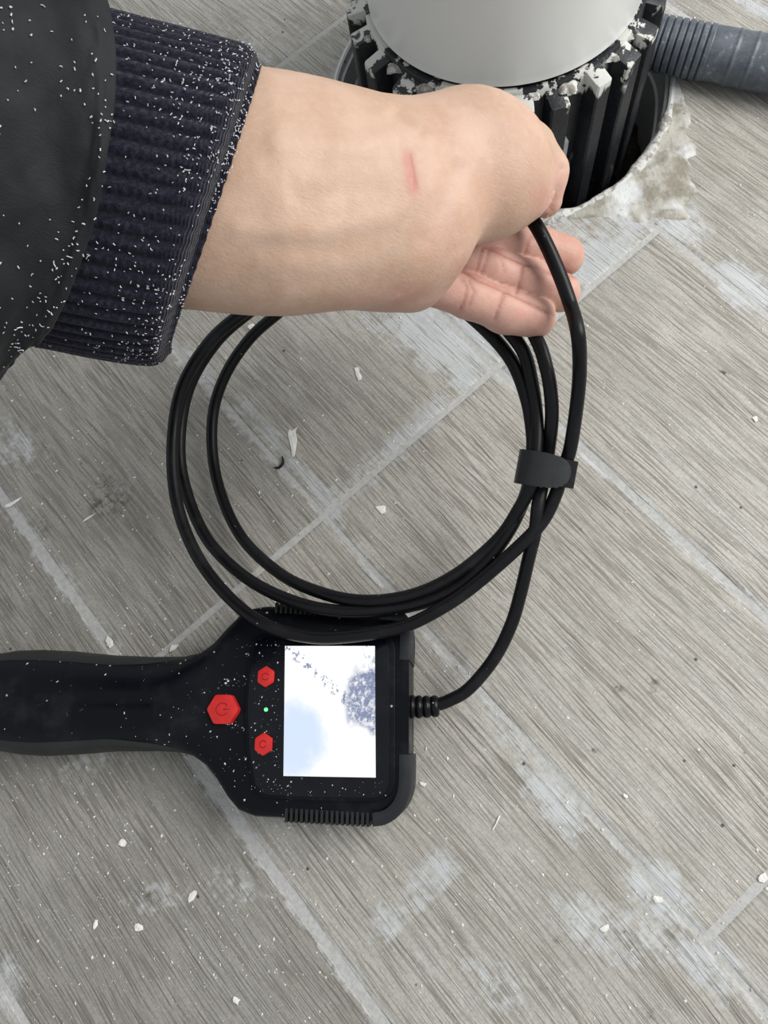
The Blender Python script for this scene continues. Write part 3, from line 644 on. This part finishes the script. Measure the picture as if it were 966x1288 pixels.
# creases: thin troughs pressed into the surface, given as px polylines and half-depth
CRS = [([(583, 350), (588, 362), (584, 378), (578, 390)], .0006), ([(590, 352), (596, 368), (590, 384)], .0004), ([(634, 368), (628, 385), (622, 402)], .0007), 
       ([(608, 310), (604, 325), (600, 342)], .0007), ([(616, 312), (611, 330), (606, 345)], .0006), ([(658, 334), (655, 350), (650, 368)], .0007),
       ([(580, 338), (600, 350), (649, 372), (697, 397)], .0009), ([(611, 309), (654, 330), (690, 342), (722, 346)], .0009), ([(672, 292), (664, 306), (660, 322)], .0007), ([(630, 326), (634, 342)], .0003)]
def pdist(px, py, pl):
    d = np.full(px.shape, 1e9, np.float32)
    for (x0, y0), (x1, y1) in zip(pl[:-1], pl[1:]):
        vx, vy = x1 - x0, y1 - y0; t = np.clip(((px - x0) * vx + (py - y0) * vy) / (vx * vx + vy * vy), 0, 1)
        d = np.minimum(d, np.hypot(px - x0 - t * vx, py - y0 - t * vy))
    return d
def surfnet(f, lo, hs):
    ins = f < 0; nx, ny, nz = f.shape
    c = np.zeros((nx - 1, ny - 1, nz - 1), np.uint8)
    for a in (0, 1):
        for b in (0, 1):
            for d in (0, 1): c += ins[a:nx - 1 + a, b:ny - 1 + b, d:nz - 1 + d]
    act = np.argwhere((c > 0) & (c < 8)); idx = -np.ones(c.shape, np.int64); idx[tuple(act.T)] = np.arange(len(act))
    acc = np.zeros((len(act), 3)); cnt = np.zeros(len(act))
    cor = [(a, b, d) for a in (0, 1) for b in (0, 1) for d in (0, 1)]
    for i in cor:
        for ax_ in range(3):
            if i[ax_]: continue
            j = list(i); j[ax_] = 1
            f0 = f[act[:, 0] + i[0], act[:, 1] + i[1], act[:, 2] + i[2]]; f1 = f[act[:, 0] + j[0], act[:, 1] + j[1], act[:, 2] + j[2]]
            m = (f0 < 0) != (f1 < 0); t = np.where(m, f0 / np.where(m, f0 - f1, 1), 0); p = np.tile(np.array(i, float), (len(act), 1)); p[:, ax_] += t
            acc[m] += p[m]; cnt[m] += 1
    v = lo + (act + acc / cnt[:, None]) * hs; F_ = []
    for ax_ in range(3):
        sl0 = [slice(None)] * 3; sl1 = [slice(None)] * 3; sl0[ax_] = slice(0, -1); sl1[ax_] = slice(1, None)
        ch = ins[tuple(sl0)] != ins[tuple(sl1)]; e = np.argwhere(ch); o1, o2 = [k for k in range(3) if k != ax_]
        ok = (e[:, o1] > 0) & (e[:, o2] > 0) & (e[:, o1] < f.shape[o1] - 1) & (e[:, o2] < f.shape[o2] - 1); e = e[ok]
        q = []
        for (da, db) in ((-1, -1), (0, -1), (0, 0), (-1, 0)):
            k = e.copy(); k[:, o1] += da; k[:, o2] += db; q.append(idx[k[:, 0], k[:, 1], k[:, 2]])
        q = np.stack(q, 1); fl = ins[tuple(e.T)] ^ (ax_ == 1); q[~fl] = q[~fl][:, ::-1]; F_.append(q)
    return v, np.vstack(F_)
hv, hf = surfnet(fld, lo, hs); hf = hf[(hf >= 0).all(1)]
del X, Y, Z
px = CX - F * hv[:, 0] / hv[:, 2]; py = CY + F * hv[:, 1] / hv[:, 2]
# normals from the mesh for the crease displacement
nr = np.cross(hv[hf[:, 2]] - hv[hf[:, 0]], hv[hf[:, 3]] - hv[hf[:, 1]]); vn = np.zeros_like(hv)
for k in range(4): np.add.at(vn, hf[:, k], nr)
vn /= np.linalg.norm(vn, axis=1)[:, None] + 1e-12
front = np.clip(vn[:, 2] * (1 if (vn[:, 2] * (hv[:, 2] - hv[:, 2].mean())).mean() > 0 else -1), 0, 1)
sgn = 1 if ((vn * (hv - hv.mean(0))).sum(1)).mean() > 0 else -1; vn *= sgn; front = np.clip(vn[:, 2], 0, 1)
dfi = np.full(len(hv), 9.0)
for g in FP:
    for p in g: dfi = np.minimum(dfi, sdc(p, hv[:, 0], hv[:, 1], hv[:, 2]))
crease = np.zeros(len(hv)); disp = np.zeros(len(hv))
for pl_, dep in CRS:
    d = pdist(px, py, pl_); w = (.6 * np.exp(-(d / 1.3) ** 2) + .4 * np.exp(-(d / 4.5) ** 2)) * sstep(.05, .3, front); w = w * (1 if pl_[0][0] < 560 else (dfi < .0012)); disp -= dep * w; crease = np.maximum(crease, w * dep / .0007)
# tendons and veins: soft low ridges on the wrist
for pl_, dep, wd in (([(300, 290), (420, 292), (490, 270), (530, 235)], .0006, 16), ([(330, 330), (430, 335), (500, 325)], .0004, 16), ([(350, 180), (450, 185), (520, 165)], .0007, 16), ([(380, 250), (470, 235)], -.0003, 15), ([(535, 300), (560, 255), (575, 215)], -.0006, 12), ([(500, 143), (512, 152), (528, 165)], -.0012, 9), ([(708, 212), (700, 240), (692, 262)], -.0008, 5), ([(515, 195), (519, 215), (521, 240)], -.0003, 2)):
    disp += dep * np.exp(-(pdist(px, py, pl_) / wd) ** 2) * (front > .1)
nz_ = fbm(hv * 90, 3, 3) - .5; disp += .0007 * nz_
hv = hv + vn * disp[:, None]
pink = np.zeros(len(hv))
def bl_(x, y, rx, ry, s): return s * np.exp(-(((px - x) / rx) ** 2 + ((py - y) / ry) ** 2) ** 1.5)
pink = np.maximum(pink, .72 * (1 - sstep(.0006, .004, dfi)))
for b in ((656, 394, 22, 15, 1.0), (690, 345, 28, 14, .8), (520, 375, 60, 22, .55), (600, 345, 40, 40, .6), (705, 235, 16, 35, .55), (560, 300, 40, 40, .3), (600, 220, 100, 90, .16), (688, 255, 20, 25, .7), (470, 380, 50, 14, .4)): pink = np.maximum(pink, bl_(*b))
scar = np.exp(-(pdist(px, py, [(513, 196), (516, 215), (520, 240)]) / 7.5) ** 2) * .7 * (front > .2) * (dfi > .001); scar = np.maximum(scar, np.exp(-(pdist(px, py, [(514, 200), (517, 222), (521, 243)]) / 1.6) ** 2) * (front > .2))
vein = np.exp(-(pdist(px, py, [(330, 300), (400, 305), (450, 285), (500, 290)]) / 7) ** 2) + np.exp(-(pdist(px, py, [(420, 340), (480, 320), (540, 300)]) / 6) ** 2)
hw = hv @ R.T + np.array([0, 0, H])
per_base = P(-60, 250, 0); per = empty('person', (float(per_base[0]), float(per_base[1]), 0)); tag(per, 'person in dark jacket and navy ribbed cuff, bare left hand holding the cable', 'person')
hand = mesh('arm', hw, hf, MS, per, True, {'pink': pink, 'scar': np.clip(scar, 0, 1), 'crease': np.clip(crease, 0, 1), 'vein': np.clip(vein, 0, 1) * front})
fixn(hand); tag(hand, 'bare forearm and left hand with a red scratch on the wrist')
# thumb nail edge, just showing at the tip
nl = []
for i in range(9):
    for j in range(5):
        u = i / 8 - .5; w = j / 4
        nl.append(PD(690 + 17 * u - 3 * w, 268 + 7 * w - 10 * u * u, .2575 + .004 * abs(u) * 2 + .0025 * w))
nail = mesh('thumbnail', nl, grid_faces(9, 5), simple('nail', (.66, .52, .38), .35, .5), per)
# ---- sleeves: flattened tubes lofted along the arm
def sleeve(name, st, mat, ribs=0, n=360, rows=60, bulge=0, wr=0, ratio=.78, seed=0, lipin=True):
    # st: list of (top px, bottom px, D) along the arm from the body to the opening
    k = len(st); T_ = np.array([cm(*s[0], s[2]) for s in st]); B_ = np.array([cm(*s[1], s[2]) for s in st]); BU = np.array([s[3] for s in st])
    T_ = catmull(T_, 12); B_ = catmull(B_, 12); BU = catmull(np.column_stack([BU, BU, BU]), 12)[:, 0]; q = np.linspace(0, len(T_) - 1, rows)
    I = np.arange(len(T_)); g = lambda A: np.column_stack([np.interp(q, I, A[:, c]) for c in range(A.shape[1])]); T_, B_ = g(T_), g(B_); BU = np.interp(q, I, BU)
    C = (T_ + B_) / 2; axd = np.gradient(C, axis=0); axd /= np.linalg.norm(axd, axis=1)[:, None]
    th = np.linspace(0, 2 * np.pi, n, endpoint=False); V = []; rb = []; su = []
    prof = [(i, 1.0, 0) for i in range(rows)]
    if lipin: prof += [(rows - 1, .996, .0004), (rows - 1, .988, .0003), (rows - 1, .978, -.0010), (rows - 1, .96, -.005), (rows - 1, .92, -.014)]
    for (i, sc_, fw) in prof:
        h = (T_[i] - B_[i]) / 2; L = np.linalg.norm(h); e1 = h / L; e2 = np.array([0, 0, 1.0]); e2 -= e2 @ e1 * e1; e2 /= np.linalg.norm(e2)
        r = np.ones(n)
        if ribs:
            w = .5 + .5 * np.cos(ribs * th); r = r + (w ** .7 - .5) * .0010 / L
        if wr:
            pt = np.stack([np.full(n, i * 3.2 / rows * wr), np.cos(th) * 2.2, np.sin(th) * 2.2], -1); r = r + (fbm(pt, 4, seed) - .5) * .20
        cs, sn = np.cos(th), np.sin(th)
        pts = C[i] + (cs * r * L * sc_)[:, None] * e1 + (np.sign(sn) * np.abs(sn) ** .85 * r * L * ratio * sc_)[:, None] * e2
        fr = np.where(sn > 0, sn, sn * 1.3); pts = pts + (BU[i] * fr * .228 / F + fw)[:, None] * axd[i]
        V.append(pts); rb.append((.5 + .5 * np.cos(ribs * th)) if ribs else np.ones(n)); su.append(np.column_stack([np.full(n, i * .0012), th * .03, 0 * th]))
    V = np.vstack(V) @ R.T + np.array([0, 0, H])
    return fixn(mesh(name, V, grid_faces(len(prof), n, True), mat, per, True, {'rib': np.concatenate(rb), 'suv': np.vstack(su)}))
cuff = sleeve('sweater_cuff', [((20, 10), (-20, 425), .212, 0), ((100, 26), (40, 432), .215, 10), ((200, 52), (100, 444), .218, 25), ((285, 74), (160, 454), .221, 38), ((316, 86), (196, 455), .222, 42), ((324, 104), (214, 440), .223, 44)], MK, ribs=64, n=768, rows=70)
tag(cuff, 'navy ribbed knit cuff sprinkled with lint')
jk = sleeve('jacket_sleeve', [((-560, -230), (-560, 620), .178, 0), ((-330, -190), (-330, 560), .185, 0), ((-150, -140), (-180, 540), .190, 0), ((-100, -98), (-100, 518), .196, 60), ((-66, -74), (-34, 492), .199, 130), ((-46, -58), (4, 470), .201, 180), ((-36, -50), (26, 458), .202, 195)], MJ, n=240, rows=70, wr=1.6, ratio=.88, seed=4)
tag(jk, 'charcoal jacket sleeve sprinkled with lint')
# lint: tiny pale fibres stuck on both sleeves
def lint(objs, name, count, wts):
    LV = []; LF = []
    for ob, cnt in zip(objs, wts):
        me = ob.data; co = np.array([v.co[:] for v in me.vertices]); nn2 = np.array([v.normal[:] for v in me.vertices])
        pj = proj(co); ok = np.where((nn2 @ R[:, 2] > .25) & (pj[:, 0] > -10) & (pj[:, 1] > -10) & (pj[:, 1] < 500))[0]
        dn_ = fbm(co[ok] * 40, 2, 3); wgt = np.clip(dn_ - .3, .02, 1) ** 2 * (1.0 if ob is jk else (.25 + sstep(110, 240, pj[ok, 0]))); wgt /= wgt.sum()
        for i in rng.choice(ok, cnt, p=wgt):
            c = co[i]; nv = nn2[i]; t = rng.normal(size=3); t -= t @ nv * nv; t /= np.linalg.norm(t); b = np.cross(nv, t)
            L = rng.uniform(.00012, .00036) * (2.2 if rng.random() < .06 else 1); w = rng.uniform(.00008, .00015); bend = rng.uniform(-.5, .5); k = len(LV); c = c + nv * rng.uniform(.0003, .0006)
            for s in (-1, 0, 1):
                m = c + t * L * s + b * L * bend * (1 - s * s); LV.extend([m - b * w, m + b * w, m + nv * w])
            for s in (0, 1):
                for a_ in range(3): LF.append((k + 3 * s + a_, k + 3 * s + (a_ + 1) % 3, k + 3 * s + 3 + (a_ + 1) % 3, k + 3 * s + 3 + a_))
    return tag(mesh(name, LV, LF, MLINT, per, False), kind='stuff')
lint([cuff, jk], 'lint', 0, [820, 170])
adopt(per)
def dust_on(objs, cnt, par, cen, pxr):
    DV = []; DF = []; co = []; nn = []
    for ob in objs:
        me = ob.data
        for p in me.polygons:
            co.append(tuple(p.center)); nn.append(tuple(p.normal))
    off = np.array(par.location); co = np.array(co); nn = np.array(nn); pj = proj(co)
    ok = (nn[:, 2] > .5); ok = np.where(ok & (pj[:, 0] > -10))[0]
    w = np.full(len(ok), .15)
    for (x, y, s_, a_) in cen: w += a_ * np.exp(-((pj[ok, 0] - x) ** 2 + (pj[ok, 1] - y) ** 2) / s_ ** 2)
    ar = []
    for ob in objs: ar += [p.area for p in ob.data.polygons]
    w *= np.array(ar)[ok]; w /= w.sum()
    for i in rng.choice(ok, cnt, p=w):
        sp = min(.004, math.sqrt(ar[i])); t = rng.normal(size=3); t -= t @ nn[i] * nn[i]; t /= np.linalg.norm(t); b = np.cross(nn[i], t)
        c = co[i] + t * rng.uniform(-.5, .5) * sp + b * rng.uniform(-.5, .5) * sp + nn[i] * .00012; L = .00012 + .00055 * rng.random() ** 4; w_ = L * rng.uniform(.3, .8); k = len(DV)
        DV.extend([c - t * L, c + b * w_, c + t * L, c - b * w_, c + nn[i] * L * .5]); DF.extend([(k, k + 3, k + 4), (k + 3, k + 2, k + 4), (k + 2, k + 1, k + 4), (k + 1, k, k + 4), (k, k + 1, k + 2, k + 3)])
    return tag(mesh('dust', DV, DF, MLINT, par, False), kind='stuff')
dd = dust_on([c_ for c_ in dev.children if c_.name.split('.')[0] in ('housing',)], 330, dev, [(300, 870, 30, 2.5), (295, 925, 30, 2), (320, 830, 25, 2), (330, 985, 25, 1.5), (200, 890, 90, .25)], 0)
dd.matrix_parent_inverse = Matrix.Translation(-Vector(dev.location))
GVv = []; GFf = []
for _ in range(150):
    x, y = (rng.uniform(316, 352), rng.uniform(806, 998)) if rng.random() < .75 else (rng.uniform(330, 486), rng.uniform(983, 1001))
    c = P(x, y, ZT + .0017); t = rng.uniform(0, 6.28); L = .00010 + .0004 * rng.random() ** 3; d1 = np.array([math.cos(t), math.sin(t), 0]) * L; d2 = np.array([-math.sin(t), math.cos(t), 0]) * L * .6; k = len(GVv)
    GVv.extend([c - d1, c + d2, c + d1, c - d2, c + np.array([0, 0, L * .5])]); GFf.extend([(k, k + 3, k + 4), (k + 3, k + 2, k + 4), (k + 2, k + 1, k + 4), (k + 1, k, k + 4), (k, k + 1, k + 2, k + 3)])
dd = tag(mesh('dust', GVv, GFf, MLINT, dev, False), kind='stuff')
dd.matrix_parent_inverse = Matrix.Translation(-Vector(dev.location))
# ------------------------------------------------------------------ debris on the tiles
def chip(name, outl, px, py, rot, scale, lab, cat, mat=MCHIP, thick=.0005):
    c = P(px, py, 0); s = scale * np.linalg.norm(P(px + 1, py) - c); rot = math.radians(rot); n = len(outl)
    v = []; 
    for lv, (zz, k) in enumerate(((.0002, 1.0), (thick, .9), (thick * 1.35, .35))):
        for (x, y) in outl:
            xx, yy = x * k, y * k; v.append((c[0] + s * (xx * math.cos(rot) - yy * math.sin(rot)), c[1] + s * (xx * math.sin(rot) + yy * math.cos(rot)), zz + rng.uniform(-.0001, .0002) * (lv > 0)))
    f = grid_faces(3, n, True) + [tuple(range(n))[::-1], tuple(range(2 * n, 3 * n))]
    return tag(fixn(mesh(name, v, f, mat, None, False)), lab, cat)
def ir(n, a, b, j=.3):
    j = .42
    return [(a * math.cos(2 * math.pi * k / n) * rng.uniform(1 - j, 1 + j), b * math.sin(2 * math.pi * k / n) * rng.uniform(1 - j, 1 + j)) for k in range(n)]
chip('plaster_chip', [(-5, 17), (-2, 14), (6, 19), (3, 12), (5, 2), (3, -12), (1, -21), (-2, -20), (-3, -8), (-6, 4), (-7, 12)], 369, 555, 5, 1, 'long pointed white plaster chip inside the cable coil, largest chip on the floor', 'plaster chip')
chip('plaster_chip', [(-5, 9), (1, 10), (2, 3), (5, -2), (5, -8), (1, -9), (-2, -2)], 450, 471, 0, 1, 'small notched white chip lying upper right inside the cable coil', 'plaster chip')
chip('plaster_chip', ir(9, 7.5, 5, .25), 480, 641, -10, 1, 'rounded cream chip on the tile just below the joint inside the cable coil', 'plaster chip')
C2 = [(219, 815, 6, 4, 30, 'white chip at the tile joint just above the neck of the inspection camera'),
      (138, 808, 5, 7, 20, 'white chip on the long joint just above the black handle'),
      (154, 1060, 5, 5, 10, 'pale chip on the brown tile under the black handle, nearest the handle'),
      (243, 1127, 8, 4, 50, 'bright white sliver of plaster near the dark smudge on the lower left tile'),
      (174, 1166, 6, 4, -20, 'cream flake lower left, between the dark smudge and the left edge'),
      (120, 1163, 3, 6, 0, 'small oval pale flake furthest left on the lower tile'),
      (297, 1258, 6, 4, -30, 'pale chip close to the bottom edge beside the long pale joint'),
      (532, 986, 6, 3, -15, 'white grain just right of the lower corner of the inspection camera'),
      (761, 1167, 7, 4, 25, 'white chip on the hazed tile, lower left of two near the long joint'),
      (827, 1131, 7, 5, -25, 'white chip at the edge of the long joint, lower right'),
      (959, 1104, 8, 5, 25, 'white chip in the cross joint at the right edge'),
      (786, 1001, 4, 3, -30, 'single white grain on the clean right tile above the dark crack'),
      (950, 527, 4, 4, 0, 'round pale grain on the upper right tile near the right edge'),
      (254, 434, 4, 3, 10, 'white grain between the two left cable loops'),
      (316, 411, 5, 5, 60, 'pale flake just under the forearm inside the outer cable loop')]
for x, y, a_, b_, r_, l_ in C2: chip('plaster_chip', ir(7, a_, b_, .28), x, y, r_, 1, l_, 'plaster chip')
chip('plaster_chip', [(-15, -2), (-6, -4), (8, 0), (16, 5), (6, 4), (-4, 2), (-12, 2)], 17, 633, 22, .8, 'thin pale sliver at the left edge below the jacket', 'plaster chip')
chip('plaster_chip', [(-10, -1), (0, -1.3), (10, -1), (10, 1), (0, .7), (-10, .8)], 624, 1035, 62, 1, 'straight white needle-like sliver right of the inspection camera', 'plaster chip')
chip('plaster_chip', [(-14, -2), (0, -1), (14, 2), (4, 3), (-8, 1)], 112, 652, 28, .7, 'curled pale shaving beside the dark smudge left of the coil', 'plaster chip')
fb = catmull([P(345, 588, .0008), P(351, 588, .0010), P(356, 582, .0012), (P(355, 574, .0009))], 8)
tag(tube('fibre', fb, [.0003 + .0004 * math.sin(math.pi * k / (len(fb) - 1)) for k in range(len(fb))], MFIB, None, 6), 'small black curled fibre beside the long plaster chip', 'fibre')
# countless dust grains
DV = []; DF = []
cnt = 0
while cnt < 3200:
    x, y = rng.uniform(-10, 976), rng.uniform(-10, 1298)
    dens_ = .25 + .75 * (x < 420) * (y > 430) + .3 * (y > 1000) + .35 * (x > 800) * (y < 300)
    if rng.random() > dens_: continue
    c = P(x, y)
    if math.hypot(c[0] - AX[0], c[1] - AX[1]) < RH + .003: continue
    cnt += 1; L = .00022 + .0007 * rng.random() ** 5; w = L * rng.uniform(.25, .8); t = rng.uniform(0, math.pi); k = len(DV)
    d1 = np.array([math.cos(t), math.sin(t), 0]); d2 = np.array([-d1[1], d1[0], 0]); b = c + np.array([0, 0, .0001])
    DV.extend([b - d1 * L, b + d2 * w, b + d1 * L, b - d2 * w, b + np.array([0, 0, L * .6])])
    DF.extend([(k, k + 3, k + 4), (k + 3, k + 2, k + 4), (k + 2, k + 1, k + 4), (k + 1, k, k + 4), (k, k + 1, k + 2, k + 3)])
tag(mesh('plaster_dust', DV, DF, MCHIP, None, False), 'fine white plaster dust scattered over the tiles', 'dust', None, 'stuff')
